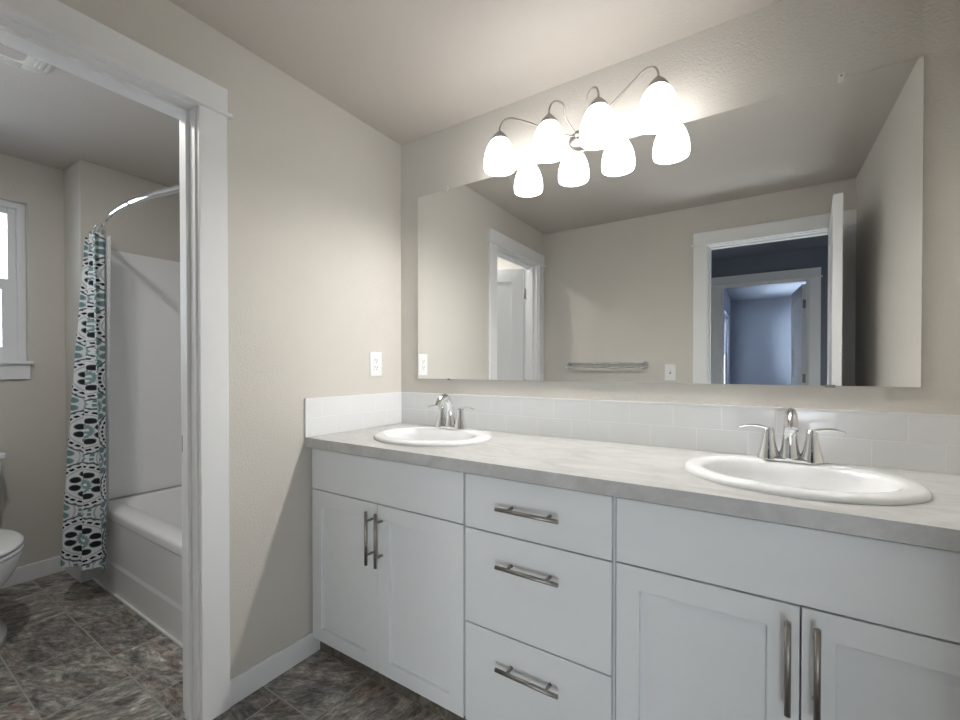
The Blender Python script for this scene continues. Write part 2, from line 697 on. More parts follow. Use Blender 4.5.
# door leaves (two recessed panels), built about their hinge line ---------------
def leaf(name, width, height, hinge, ang, thick=.035, side=1, label_handle=True, lever=True, parent=None, hingez=(.25, 1.09, 1.9), knuckle=0.0):
    """leaf starts at hinge (x,y), runs along angle ang; body on the left side (side=1) or right of that line."""
    root = bpy.data.objects.new(name, None)
    root.empty_display_size = .05
    COL.objects.link(root)
    root.location = (hinge[0], hinge[1], 0)
    root['kind'] = 'structure'
    ca, sa = math.cos(ang), math.sin(ang)

    def P(bm):
        for v in bm.verts:
            x, y = v.co.x, v.co.y * side
            v.co = Vector((hinge[0] + x * ca - y * sa, hinge[1] + x * sa + y * ca, v.co.z))
        return bm
    bm = new()
    st = .115
    z0 = .012
    bx(bm, .010, st, 0, thick, z0, height)
    bx(bm, width - st, width, 0, thick, z0, height)
    bx(bm, st, width - st, 0, thick, z0, z0 + .22)
    bx(bm, st, width - st, 0, thick, height - st, height)
    bx(bm, st, width - st, 0, thick, 1.0, 1.0 + .14)
    obj('door_frame', P(bm), M_TRIM, root, bevel=.002)
    for a, b in ((z0 + .22, 1.0), (1.14, height - st)):
        bm = new()
        bx(bm, st, width - st, .008, thick - .008, a, b)
        obj('door_panel', P(bm), M_TRIM, root)
    for z in hingez:
        bm = new()
        tube(bm, [(0, -.004, z - .045), (0, -.004, z + .045)], .006, 10)
        bx(bm, -.0, .001, 0, .03, z - .045, z + .045)
        obj('hinge', P(bm), M_NICKEL, root)
    if lever:
        bm = new()
        for s, y in ((-1, 0), (1, thick)):
            lathe(bm, [(0.0001, y + s * .012), (.028, y + s * .010), (.031, y)], (width - .06, 0, .96), 20, 'y')
            tube(bm, [(width - .06, y, .96), (width - .06, y + s * .045, .96), (width - .075, y + s * .05, .96), (width - .17, y + s * .05, .962)], [.009, .009, .009, .007], 10)
        obj('door_handle', P(bm), M_NICKEL, root)
    return root


# bath door: hinged on the south jamb, opened into the bath
leaf('door_1', .70, 2.122, (-T - .006, YD0 + .002), PI - math.radians(26.5), side=1)
# entry door: hinged at the right jamb, opened about ninety degrees into the vanity room
leaf('door_2', .745, 2.122, (XE1 - .002, YB + .024), PI / 2 + math.radians(4.7), .040, side=1)
# bedroom door
leaf('door_3', .73, 2.105, (HX1 - .005, YH - T - .006), -PI / 2 - math.radians(4), side=-1, hingez=(.25, 1.13, 1.90))

# baseboards ---------------------------------------------------------------------
BH = .095


def base(name, *a):
    struct(name, box(*a), M_TRIM, bevel=.003)


base('baseboard_left', 0, .014, YD1 + .098, 0, 0, BH)
base('baseboard_front', .014, XE0 - .10, YB, YB + .014, 0, BH)
base('baseboard_right', W - .014, W, YB + .02, -.57, 0, BH)
base('baseboard_bath_left', BX, BX + .014, YB, -.892, 0, BH)
base('baseboard_bath_end', BX + .014, -1.640, -.907, -.892, 0, BH)
base('baseboard_bath_return', -1.655, -1.640, -.892, -.846, 0, BH)
base('baseboard_bath_front', BX + .014, -T - .13, YB, YB + .014, 0, BH)
base('baseboard_hall', -1.1, HX0 - .1, YH, YH + .014, 0, BH)


# windows ----------------------------------------------------------------------
def window(name, x, y0, y1, z0, z1, sill_x, drop=True):
    root = bpy.data.objects.new(name, None)
    root.empty_display_size = .05
    COL.objects.link(root)
    root.location = (x, (y0 + y1) / 2, z0)
    root['kind'] = 'structure'
    xf0, xf1 = x - .095, x - .045
    bm = new()
    f = .035
    bx(bm, xf0, xf1, y0, y0 + f, z0, z1)
    bx(bm, xf0, xf1, y1 - f, y1, z0, z1)
    bx(bm, xf0, xf1, y0 + f, y1 - f, z0, z0 + f)
    bx(bm, xf0, xf1, y0 + f, y1 - f, z1 - f, z1)
    obj('window_frame', bm, M_VINYL, root, bevel=.003)
    zm = (z0 + z1) / 2
    for nm, a, b, s0, s1 in (('upper_sash', zm - .015, z1 - f, xf0 + .004, xf0 + .024), ('lower_sash', z0 + f, zm + .02, xf0 + .026, xf0 + .046)):
        bm = new()
        w = .034 if nm == 'upper_sash' else .062
        bx(bm, s0, s1, y0 + f, y0 + f + w, a, b)
        bx(bm, s0, s1, y1 - f - w, y1 - f, a, b)
        bx(bm, s0, s1, y0 + f + w, y1 - f - w, a, a + w)
        bx(bm, s0, s1, y0 + f + w, y1 - f - w, b - w, b)
        s = obj(nm, bm, M_VINYL, root, bevel=.002)
        bm = box(s0 + .008, s0 + .012, y0 + f + w - .003, y1 - f - w + .003, a + w - .003, b - w + .003)
        obj('glass_pane', bm, M_GLASS, s)
    bm = box(x - .044, x + .0005, y0 + .0005, y1 - .0005, z0 + .0005, z0 + .017)
    bx(bm, x + .0005, x + .035, y0 - .015, y1 + .013, z0 - .001, z0 + .017)
    obj('window_sill', bm, M_TRIM, root, bevel=.003)
    obj('apron', box(x + .0005, x + .016, y0 - .005, y1 + .003, z0 - .088, z0 - .001), M_TRIM, root, bevel=.002)
    return root


window('window_1', BX, WY0, WY1, WZ0, WZ1, .03)
window('window_2', BWX, by0, by1, bz0, bz1, .03)

# ------------------------------------------------------------------ vanity cabinets
YF = -.57
ZT = .9005


def shaker(parent, x0, x1, z0, z1, st=.06, hx=None):
    bm = new()
    y0, y1 = YF, YF + .02
    # one ring: outer and inner rectangle, front and back
    rect = [[bm.verts.new((x, y, z)) for x, z in c] for y in (y0, y1) for c in
            (((x0, z0), (x1, z0), (x1, z1), (x0, z1)),
             ((x0 + st, z0 + st - .006), (x1 - st, z0 + st - .006), (x1 - st, z1 - st), (x0 + st, z1 - st)))]
    for k in range(4):
        j = (k + 1) % 4
        for p, q in ((0, 1), (2, 3), (0, 2), (1, 3)):
            bm.faces.new((rect[p][k], rect[p][j], rect[q][j], rect[q][k]))
    d = obj('door', bm, M_CAB, parent, bevel=.002)
    obj('door_panel', box(x0 + st - .004, x1 - st + .004, y0 + .0135, y1 - .001, z0 + st - .01, z1 - st + .004), M_CAB, d)
    if hx:
        bm = new()
        tube(bm, [(hx, YF - .035, .4955), (hx, YF - .035, .6975)], .0062, 14)
        for z in (.532, .661):
            tube(bm, [(hx, YF, z), (hx, YF - .033, z)], .0048, 10)
        obj('handle', bm, M_NICKEL, d)
    return d


def cab_body(parent, x0, x1):
    bm = new()
    bx(bm, x0, x0 + .018, -.55, -.012, .079, ZT)
    bx(bm, x1 - .018, x1, -.55, -.012, .079, ZT)
    bx(bm, x0 + .018, x1 - .018, -.55, -.012, .079, .097)
    bx(bm, x0 + .018, x1 - .018, -.024, -.012, .097, ZT)
    # face frame
    bx(bm, x0 + .018, x0 + .04, -.55, -.53, .097, ZT)
    bx(bm, x1 - .04, x1 - .018, -.55, -.53, .097, ZT)
    bx(bm, x0 + .04, x1 - .04, -.55, -.53, ZT - .03, ZT)
    bx(bm, x0 + .04, x1 - .04, -.55, -.53, .70, .74)
    bx(bm, x0 + .04, x1 - .04, -.55, -.53, .097, .13)
    obj('body', bm, M_CAB, parent)


def sink_cabinet(x0, x1, dx0, xm, dx1, lab):
    t = thing('sink_cabinet', lab, 'cabinet', ((x0 + x1) / 2, -.3, 0), 'sink cabinets of the vanity')
    cab_body(t, x0, x1)
    obj('false_front', box(dx0, dx1, YF, YF + .02, .7235, .8935), M_CAB, t, bevel=.0018)
    shaker(t, dx0, xm - .0015, .078, .7195, hx=xm - .0245)
    shaker(t, xm + .0015, dx1, .078, .7195, hx=xm + .0255)
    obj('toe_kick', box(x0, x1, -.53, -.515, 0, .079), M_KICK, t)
    return t


sink_cabinet(.002, .8135, .017, .411, .8095, 'white shaker two door cabinet under the left oval sink, against the wall')
sink_cabinet(1.303, 2.118, 1.3085, 1.7045, 2.102, 'white shaker two door cabinet under the right oval sink')
t = thing('drawer_cabinet', 'white slab front cabinet with three stacked drawers between the two sink cabinets', 'cabinet', (1.058, -.3, 0))
cab_body(t, .8145, 1.302)
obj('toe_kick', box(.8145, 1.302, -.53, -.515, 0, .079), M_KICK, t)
for za, zb, zh in ((.720, .8935, .8085), (.4085, .716, .631), (.079, .4045, .3165)):
    d = obj('drawer', box(.818, 1.2965, YF, YF + .02, za, zb), M_CAB, t, bevel=.0018)
    bm = new()
    tube(bm, [(.954, YF - .035, zh), (1.157, YF - .035, zh)], .0062, 14)
    for x in (.992, 1.119):
        tube(bm, [(x, YF, zh), (x, YF - .033, zh)], .0048, 10)
    obj('handle', bm, M_NICKEL, d)
tag(obj('cabinet_filler', box(2.119, W - .001, -.565, -.545, .079, ZT), M_CAB, loc=(2.13, -.555, .079)),
    'narrow white filler strip between the right sink cabinet and the side wall', 'filler')

# countertop with two elliptical cut-outs
SINKS = ((.450, -.289), (1.702, -.293))
SA, SB = .265, .224
bm = new()
X0, X1, Y0, Y1, Z0, Z1 = .001, W - .001, -.592, -.001, .9015, .942
NSEG = 48


def plate_with_holes(bm, z, up):
    """strips of quads round each hole."""
    cells = [(X0, .866), (.866, 1.30), (1.30, X1)]
    out = []
    holes = []
    for ci, (a, b) in enumerate(cells):
        if ci == 1:
            vs = [bm.verts.new((x, y, z)) for x, y in ((a, Y0), (b, Y0), (b, Y1), (a, Y1))]
            bm.faces.new(vs)
            continue
        cx, cy = SINKS[0] if ci == 0 else SINKS[1]
        inner, outer = [], []
        for k in range(NSEG):
            t = 2 * PI * k / NSEG
            c, s = math.cos(t), math.sin(t)
            inner.append(bm.verts.new((cx + c * (SA - .03), cy + s * (SB - .03), z)))
            # ray to the rectangle
            sx = ((b - cx) / c) if c > 1e-9 else ((a - cx) / c if c < -1e-9 else 1e9)
            sy = ((Y1 - cy) / s) if s > 1e-9 else ((Y0 - cy) / s if s < -1e-9 else 1e9)
            q = min(sx, sy)
            outer.append(bm.verts.new((cx + c * q, cy + s * q, z)))
        for k in range(NSEG):
            j = (k + 1) % NSEG
            bm.faces.new((inner[k], inner[j], outer[j], outer[k]))
            # corner fill
            p, q = outer[k].co, outer[j].co
            if abs(p.x - q.x) > 1e-5 and abs(p.y - q.y) > 1e-5:
                cxn = p.x if (abs(p.x - a) < 1e-4 or abs(p.x - b) < 1e-4) else q.x
                cyn = p.y if (abs(p.y - Y0) < 1e-4 or abs(p.y - Y1) < 1e-4) else q.y
                w = bm.verts.new((cxn, cyn, z))
                bm.faces.new((outer[k], outer[j], w))
        holes.append(inner)
    return holes


ht = plate_with_holes(bm, Z1, True)
hb = plate_with_holes(bm, Z0, False)
for a, b in zip(ht, hb):
    for k in range(NSEG):
        j = (k + 1) % NSEG
        bm.faces.new((a[k], a[j], b[j], b[k]))
for (p, q) in (((X0, Y0), (X1, Y0)), ((X1, Y0), (X1, Y1)), ((X1, Y1), (X0, Y1)), ((X0, Y1), (X0, Y0))):
    vs = [bm.verts.new(c) for c in ((p[0], p[1], Z0), (q[0], q[1], Z0), (q[0], q[1], Z1), (p[0], p[1], Z1))]
    bm.faces.new(vs)
bmesh.ops.remove_doubles(bm, verts=bm.verts, dist=1e-5)
tag(obj('countertop', bm, M_LAM, loc=(W / 2, -.3, .9)), 'long light grey beige stone look laminate countertop over the vanity cabinets', 'countertop')

# tile backsplash
t = thing('tile_backsplash', 'two rows of white subway tile running along the wall below the mirror', 'backsplash', (1.07, -.005, .942))
obj('tile_panel', box(.0095, W - .001, -.0085, -.0005, .9425, 1.1055), M_TILE_X, t)
obj('edge_trim', box(.0095, W - .001, -.0095, -.0005, 1.1055, 1.1085), M_TRIM, t, label='thin white cap strip along the top of the tile')
t = thing('tile_backsplash', 'short return of white subway tile on the left wall beside the left sink', 'backsplash', (.005, -.3, .942))
obj('tile_panel', box(.0005, .0085, -.5925, -.0005, .9425, 1.1055), M_TILE_Y, t)
bm = box(.0005, .0095, -.5945, -.0005, 1.1055, 1.1085)
bx(bm, .0005, .0095, -.5945, -.5925, .9425, 1.1055)
obj('edge_trim', bm, M_TRIM, t)


# sinks and faucets ------------------------------------------------------------------
def sink(cx, cy, lab):
    t = thing('sink', lab, 'sink', (cx, cy, .942), 'oval sinks in the countertop')
    bm = new()
    seg = 64
    # (a, b, offset y, z) rings from the outer rim inward
    R = [(SA, SB, 0, .9425), (SA, SB, 0, .949), (SA - .004, SB - .004, 0, .955), (SA - .012, SB - .011, 0, .9583), (SA - .024, SB - .021, -.001, .9602),
         (.224, .174, -.018, .9605), (.214, .163, -.021, .9585), (.206, .154, -.023, .951), (.197, .145, -.024, .925),
         (.178, .128, -.024, .875), (.145, .103, -.018, .84), (.10, .072, -.01, .822), (.05, .04, -.004, .815), (.022, .022, 0, .812)]
    rings = []
    for a, b, oy, z in R:
        rings.append([bm.verts.new((cx + a * math.cos(2 * PI * k / seg), cy + oy + b * math.sin(2 * PI * k / seg), z)) for k in range(seg)])
    for i in range(len(R) - 1):
        for k in range(seg):
            j = (k + 1) % seg
            f = bm.faces.new((rings[i][k], rings[i][j], rings[i + 1][j], rings[i + 1][k]))
            f.smooth = True
    obj('basin', bm, M_PORC, t)
    bm = new()
    lathe(bm, [(.0001, .8125), (.012, .8125), (.015, .8155), (.023, .8165), (.026, .8125)], (cx, cy, 0), 24)
    obj('drain', bm, M_CHROME, t, label='chrome drain')


def faucet(cx, cy, lab):
    z0 = .9603
    t = thing('faucet', lab, 'faucet', (cx, cy, z0), 'chrome faucets behind the sinks')
    bm = new()
    # oval base plate
    seg = 40
    rings = []
    for s, z in ((1, 0), (1, .006), (.93, .010), (.55, .012)):
        ring = []
        for k in range(seg):
            a = 2 * PI * k / seg
            c, d = math.cos(a), math.sin(a)
            x = .052 * (1 if c > 0 else -1) * (1 if abs(c) > 1e-6 else 0) + .028 * c * s
            ring.append(bm.verts.new((cx + x, cy + .028 * d * s, z0 + z)))
        rings.append(ring)
    for i in range(3):
        for k in range(seg):
            f = bm.faces.new((rings[i][k], rings[i][(k + 1) % seg], rings[i + 1][(k + 1) % seg], rings[i + 1][k]))
    bm.faces.new(rings[-1])
    bm.faces.new(list(reversed(rings[0])))
    obj('base_plate', bm, M_CHROME, t)
    # spout
    bm = new()
    pts = [(0, 0, .008), (0, 0, .02), (0, -.001, .045), (0, -.003, .075), (0, -.008, .105), (0, -.02, .132), (0, -.038, .148), (0, -.058, .150), (0, -.078, .140), (0, -.094, .122), (0, -.103, .106)]
    rad = [.030, .027, .022, .0185, .017, (.0165, .0155), (.017, .015), (.0185, .015), (.0205, .0155), (.021, .0155), (.020, .0145)]
    sp = spline([(cx + p[0], cy + p[1], z0 + p[2] * .955) for p in pts], 3)
    rr = []
    for i in range(len(sp)):
        q = i / 3
        a = int(min(q, len(rad) - 1))
        b = min(a + 1, len(rad) - 1)
        f = q - a
        A = rad[a] if isinstance(rad[a], tuple) else (rad[a], rad[a])
        B = rad[b] if isinstance(rad[b], tuple) else (rad[b], rad[b])
        rr.append((A[0] * (1 - f) + B[0] * f, A[1] * (1 - f) + B[1] * f))
    tube(bm, sp, rr, 20)
    obj('spout', bm, M_CHROME, t)
    for s in (-1, 1):
        bm = new()
        hx = cx + s * .053
        lathe(bm, [(.0320, .003), (.0300, .010), (.0235, .032), (.0180, .058), (.0155, .076), (.0155, .087), (.0125, .095), (.0001, .0965)], (hx, cy, z0), 24)
        lv = spline([(hx - s * .004, cy, z0 + .089), (hx + s * .012, cy, z0 + .0955), (hx + s * .035, cy - .002, z0 + .1), (hx + s * .058, cy - .004, z0 + .0985), (hx + s * .077, cy - .006, z0 + .0925)], 4)
        n = len(lv)
        tube(bm, lv, [(.0105 - .002 * abs(i / n - .6), .0052 - .0022 * i / n) for i in range(n)], 14)
        obj('handle', bm, M_CHROME, t)
    bm = new()
    tube(bm, [(cx, cy + .022, z0 + .006), (cx, cy + .022, z0 + .05)], .0028, 10)
    lathe(bm, [(.0001, .062), (.005, .06), (.0065, .055), (.005, .05), (.0028, .046)], (cx, cy + .022, z0), 14)
    obj('lift_rod', bm, M_CHROME, t)


sink(SINKS[0][0], SINKS[0][1], 'white oval drop in sink set in the counter near the left wall')
sink(SINKS[1][0], SINKS[1][1], 'white oval drop in sink set in the counter at the right, nearest the camera')
faucet(.430, SINKS[0][1] + .163, 'chrome two handle faucet with arched spout behind the left sink')
faucet(1.706, SINKS[1][1] + .163, 'chrome two handle faucet with arched spout behind the right sink')

# ------------------------------------------------------------------ mirror
MX0, MX1, MZ0, MZ1 = .124, 2.017, 1.183, 2.128
t = thing('wall_mirror', 'large frameless rectangular mirror mounted on the wall above the vanity', 'mirror', (1.07, 0, MZ0))
bm = box(MX0, MX1, -.006, -.001, MZ0, MZ1)
bm.faces.ensure_lookup_table()
for f in bm.faces:
    f.material_index = 0 if abs(f.calc_center_median().y + .006) < 1e-4 else 1
obj('mirror_glass', bm, [M_MIRROR, M_MIRROR_EDGE], t)
for x, z, s in ((.315, MZ1, 1), (1.835, MZ1, 1), (.327, MZ0, -1), (1.814, MZ0, -1)):
    bm = new()
    if s > 0:
        bx(bm, x - .008, x + .008, -.009, -.0062, z - .009, z + .004)
        bx(bm, x - .008, x + .008, -.009, -.0005, z + .0005, z + .016)
        o = obj('mirror_clip', bm, M_CLIP, t, bevel=.002)
        bm = new()
        lathe(bm, [(.0001, -.0105), (.003, -.0105), (.0035, -.009)], (x, 0, z + .009), 12, 'y')
        obj('screw', bm, M_NICKEL, o)
    else:
        w = .007 if x < 1 else .013
        bx(bm, x - w, x + w, -.009, -.0062, z - .004, z + .003)
        bx(bm, x - w, x + w, -.009, -.0005, z - .006, z - .0005)
        obj('mirror_clip', bm, M_NICKEL, t, bevel=.001)

# ------------------------------------------------------------------ vanity light
LX = (.700, .925, 1.122, 1.330)
LY = -.142
t = thing('vanity_light', 'four shade nickel vanity light mounted on the wall above the mirror', 'light fixture', (1.012, 0, 2.19))
HX, HZ = 1.012, 2.1790
bm = new()
lathe(bm, [(.001, -.030), (.030, -.028), (.055, -.02), (.066, -.010), (.068, -.0005)], (HX, 0, HZ), 36, 'y', sx=.85, sy=.62)
obj('wall_plate', bm, M_LAMPMETAL, t)
bm = new()
lathe(bm, [(.001, -.062), (.012, -.060), (.016, -.05), (.012, -.04), (.010, -.028)], (HX, 0, HZ), 24, 'y')
obj('finial', bm, M_LAMPMETAL, t)
for i, x in enumerate(LX):
    bm = new()
    d = HX - x
    s = 1 if d > 0 else -1
    far = abs(d) > .2
    ap = .045 if far else .028
    pts = [(x, LY, 2.2370), (x, LY, 2.2590), (x + s * ap * .32, LY + .004, 2.2830), (x + s * ap, LY + .012, 2.2900),
           (x + s * ap * (1.9 if far else 1.8), LY + .026, 2.2750), (x + d * .55, LY + .055, 2.2330 if far else 2.2390), (x + d * .82, -.05, 2.1930), (HX - s * .012, -.035, HZ + .004)]
    tube(bm, spline(pts, 7), .0036, 10)
    a = obj('arm', bm, M_LAMPMETAL, t)
    bm = new()
    lathe(bm, [(.0001, 2.2430), (.007, 2.2420), (.012, 2.2370), (.024, 2.2250), (.033, 2.2130), (.035, 2.2060), (.033, 2.2035)], (x, LY, 0), 28)
    obj('shade_cap', bm, M_LAMPMETAL, a)
    bm = new()
    outer = [(.030, 2.2055), (.039, 2.1970), (.048, 2.1840), (.056, 2.1670), (.0625, 2.1470), (.0665, 2.1270), (.0685, 2.1070), (.068, 2.0910), (.0655, 2.0800)]
    lathe(bm, outer + [(r - .003, z) for r, z in reversed(outer)], (x, LY, 0), 36)
    obj('lamp_shade', bm, M_SHADE, t, label='frosted white bell shaped glass shade, lit')
    bm = new()
    lathe(bm, [(.0001, 2.0810), (.012, 2.0840), (.024, 2.0940), (.028, 2.1080), (.024, 2.1230), (.015, 2.1420), (.013, 2.1770), (.0001, 2.1780)], (x, LY, 0), 20)
    obj('bulb', bm, M_BULB, t)


# ------------------------------------------------------------------ outlet, switch, towel bar
t = thing('wall_outlet', 'white outlet plate on the left wall just above the tile', 'outlet', (0, -.188, 1.2))
obj('cover_plate', box(.0005, .006, -.2265, -.149, 1.197, 1.319), M_PLATE, t, bevel=.002)
obj('receptacle', box(.006, .0085, -.2045, -.171, 1.224, 1.292), M_PLATE, t, bevel=.001)
bm = new()
for z in (1.240, 1.276):
    for y in (-.194, -.182):
        bx(bm, .0085, .0089, y - .001, y + .001, z - .001, z + .008)
    bx(bm, .0085, .0089, -.1905, -.1855, z - .010, z - .006)
obj('slots', bm, M_DARK, t)
t = thing('light_switch', 'white toggle switch plate on the wall behind the camera, seen in the mirror', 'light switch', (1.06, YB, 1.14))
obj('cover_plate', box(1.022, 1.099, YB + .0005, YB + .006, 1.143, 1.267), M_PLATE, t, bevel=.002)
bm = box(1.056, 1.065, YB + .006, YB + .0075, 1.193, 1.217)
obj('toggle', bm, M_DARK, t)
bm = box(1.0575, 1.0635, YB + .0075, YB + .018, 1.205, 1.214)
obj('toggle_lever', bm, M_PLATE, t)

t = thing('towel_bar', 'chrome double towel bar on the wall behind the camera, seen in the mirror', 'towel bar', (.57, YB, 1.26))
bm = new()
tube(bm, [(.250, YB + .07, 1.243), (.876, YB + .07, 1.243)], .0085, 16)
obj('bar', bm, M_CHROME, t)
bm = new()
tube(bm, [(.258, YB + .032, 1.275), (.868, YB + .032, 1.275)], .0085, 16)
obj('bar', bm, M_CHROME, t)
for x in (.250, .876):
    bm = new()
    lathe(bm, [(.0001, .012), (.024, .011), (.029, .006), (.030, .0005)], (x, YB, 1.262), 28, 'y')
    tube(bm, [(x, YB + .01, 1.262), (x, YB + .04, 1.258), (x, YB + .078, 1.243)], [.015, .013, .014], 14)
    obj('post', bm, M_CHROME, t)

# ------------------------------------------------------------------ bathtub and surround
TX0, TX1, TY0, TY1, TZ = -1.654, -T - .001, -.846, -.002, .447
t = thing('bathtub', 'white alcove bathtub with a smooth front apron beside the shower curtain', 'bathtub', (-.88, -.42, 0))
bm = new()
NS = 12


def rr(x0, x1, y0, y1, r, z):
    pts = []
    for cx, cy, a0 in ((x1 - r, y1 - r, 0), (x0 + r, y1 - r, PI / 2), (x0 + r, y0 + r, PI), (x1 - r, y0 + r, 1.5 * PI)):
        for k in range(NS + 1):
            a = a0 + PI / 2 * k / NS
            pts.append((cx + r * math.cos(a), cy + r * math.sin(a), z))
    return pts


loops = [rr(TX0, TX1, TY0, TY1, .002, .40), rr(TX0, TX1, TY0, TY1, .002, TZ - .018), rr(TX0 + .0, TX1, TY0 + .004, TY1, .003, TZ - .006), rr(TX0, TX1, TY0 + .016, TY1, .004, TZ),
         rr(TX0 + .07, TX1 - .09, TY0 + .098, TY1 - .06, .10, TZ), rr(TX0 + .082, TX1 - .10, TY0 + .11, TY1 - .07, .10, TZ - .012),
         rr(TX0 + .14, TX1 - .13, TY0 + .15, TY1 - .12, .12, .16), rr(TX0 + .2, TX1 - .18, TY0 + .20, TY1 - .17, .12, .10)]
prev = None
for lp in loops:
    vs = [bm.verts.new(p) for p in lp]
    if prev:
        for k in range(len(vs)):
            j = (k + 1) % len(vs)
            f = bm.faces.new((prev[k], prev[j], vs[j], vs[k]))
            f.smooth = True
    prev = vs
bm.faces.new(prev)
obj('tub_shell', bm, M_TUB, t)
bm = new()
# apron profile swept along x: flat, then a step out near the floor
prof = [(-.846, .401), (-.843, .392), (-.8415, .20), (-.8415, .172), (-.8458, .152), (-.8458, 0.0), (-.82, 0.0), (-.82, .401)]
a = [bm.verts.new((TX0, y, z)) for y, z in prof]
b = [bm.verts.new((TX1, y, z)) for y, z in prof]
for k in range(len(prof)):
    j = (k + 1) % len(prof)
    bm.faces.new((a[k], a[j], b[j], b[k]))
bm.faces.new(a)
bm.faces.new(list(reversed(b)))
obj('apron', bm, M_TUB, t, bevel=.004)
obj('caulk_bead', box(TX0 + .017, TX1 - .02, -.8545, -.8465, 0.0, .010), M_CAULK, t)
t = thing('tub_surround', 'glossy white wall panels around the bathtub', 'shower surround', (-.88, -.4, TZ))
obj('end_panel', box(-1.6545, -1.643, -.797, -.002, TZ + .001, 1.95), M_TUB, t, bevel=.003)
obj('back_panel', box(-1.643, -T - .012, -.013, -.002, TZ + .001, 1.95), M_TUB, t, bevel=.003)
obj('end_panel', box(-T - .012, -T - .0005, -.797, -.002, TZ + .001, 1.95), M_TUB, t, bevel=.003)

# ------------------------------------------------------------------ curved rod, rings, curtain
ROD = [(-1.652, -.822, 2.015), (-1.56, -.840, 2.015), (-1.44, -.862, 2.015), (-1.16, -.900, 2.015), (-.98, -.914, 2.015), (-.82, -.914, 2.015), (-.66, -.899, 2.015), (-.495, -.866, 2.015), (-.30, -.838, 2.015), (-T - .004, -.815, 2.015)]
t = thing('shower_curtain_rod', 'curved polished metal shower rod spanning above the bathtub', 'curtain rod', (-.88, -.85, 2.015))
sp = spline(ROD, 8)
cut = 5 * 8
bm = new()
tube(bm, sp[:cut + 1], .0125, 16)
obj('rod', bm, M_CHROME, t)
bm = new()
tube(bm, sp[cut - 2:], .0145, 16)
obj('rod_sleeve', bm, M_CHROME, t)
for x, s in ((-1.6545, 1), (-T - .0005, -1)):
    bm = new()
    lathe(bm, [(.036, 0), (.036, s * .006), (.026, s * .018), (.016, s * .022), (.0001, s * .022)], (x, -.822 if s > 0 else -.815, 2.015), 28, 'x')
    obj('flange', bm, M_CHROME, t)


def cloth(c_top, c_bot, z_top, z_bot, folds, amp_t, amp_b, nu=160, nv=60, thick=.0012, flare=1.0, phase=0.0):
    """pleated hanging sheet: centre lines c_top / c_bot (two points each), returns bmesh with UV = metres of cloth."""
    bm = new()
    uvl = bm.loops.layers.uv.new('UVMap')
    grid = []
    for j in range(nv + 1):
        v = j / nv
        z = z_top + (z_bot - z_top) * v
        f = v ** flare
        A = Vector(c_top[0]).lerp(Vector(c_bot[0]), f)
        B = Vector(c_top[1]).lerp(Vector(c_bot[1]), f)
        d = (B - A)
        nrm = Vector((-d.y, d.x)).normalized()
        amp = amp_t + (amp_b - amp_t) * f
        row = []
        for i in range(nu + 1):
            s = i / nu
            w = math.sin(2 * PI * folds * s + phase + .5 * math.sin(3.1 * v + 2 * s))
            w = math.copysign(abs(w) ** .8, w) * (1 + .25 * math.sin(9 * s + 1))
            sw = s + .012 * math.sin(4 * PI * folds * s + phase)
            p = A + d * sw + nrm * (w * amp)
            row.append((p, z + .004 * math.sin(12 * s)))
        grid.append(row)
    us = [0.0]
    mid = grid[int(nv * .8)]
    for i in range(nu):
        us.append(us[-1] + (mid[i + 1][0] - mid[i][0]).length * .62)
    V = [[bm.verts.new((p.x, p.y, z)) for p, z in row] for row in grid]
    for j in range(nv):
        for i in range(nu):
            f = bm.faces.new((V[j][i], V[j][i + 1], V[j + 1][i + 1], V[j + 1][i]))
            f.smooth = True
            for lp, (jj, ii) in zip(f.loops, ((j, i), (j, i + 1), (j + 1, i + 1), (j + 1, i))):
                lp[uvl].uv = (us[ii], (1 - jj / nv) * (z_top - z_bot))
    return bm


t = thing('shower_curtain', 'white curtain printed with black and teal medallions, gathered at the left end of the rod', 'shower curtain', (-1.5, -.9, .2))
bm = cloth(((-1.635, -.853), (-1.345, -.893)), ((-1.545, -1.025), (-1.205, -.908)), 1.975, .185, 2.6, .026, .030, phase=1.2)
c = obj('curtain_cloth', bm, M_CURT, t, norm=False)
bm = cloth(((-1.50, -.832), (-1.35, -.846)), ((-1.47, -.856), (-1.345, -.862)), 1.965, .462, 3, .007, .006, phase=.4)
obj('liner', bm, M_LINER, t, norm=False, label='thin translucent white liner hanging inside the tub')
for k in range(8):
    s = sp[2 + k * 2]
    bm = new()
    ring = []
    tan = (sp[3 + k * 2] - sp[1 + k * 2]).normalized()
    side = tan.cross(Vector((0, 0, 1)))
    for a in range(17):
        q = 2 * PI * a / 16
        ring.append(s + Vector((0, 0, -.012)) + side * math.cos(q) * .024 + Vector((0, 0, 1)) * math.sin(q) * .032)
    tube(bm, ring, .002, 8, cap=False)
    obj('curtain_ring', bm, M_CHROME, t)

# ------------------------------------------------------------------ toilet
t = thing('toilet', 'white porcelain toilet against the wall below the bathroom window', 'toilet', (-1.5, -1.362, 0))
TYC = -1.378


def oval_loop(cx, cy, a, b, z, front=1.0, n=40):
    return [(cx + a * math.cos(2 * PI * k / n) * (front if math.cos(2 * PI * k / n) > 0 else 1), cy + b * math.sin(2 * PI * k / n), z) for k in range(n)]


def loft(bm, loops, cap0=True, cap1=True):
    prev = None
    first = None
    for lp in loops:
        vs = [bm.verts.new(p) for p in lp]
        if prev:
            for k in range(len(vs)):
                j = (k + 1) % len(vs)
                f = bm.faces.new((prev[k], prev[j], vs[j], vs[k]))
                f.smooth = True
        else:
            first = vs
        prev = vs
    if cap0:
        bm.faces.new(list(reversed(first)))
    if cap1:
        bm.faces.new(prev)
    return bm


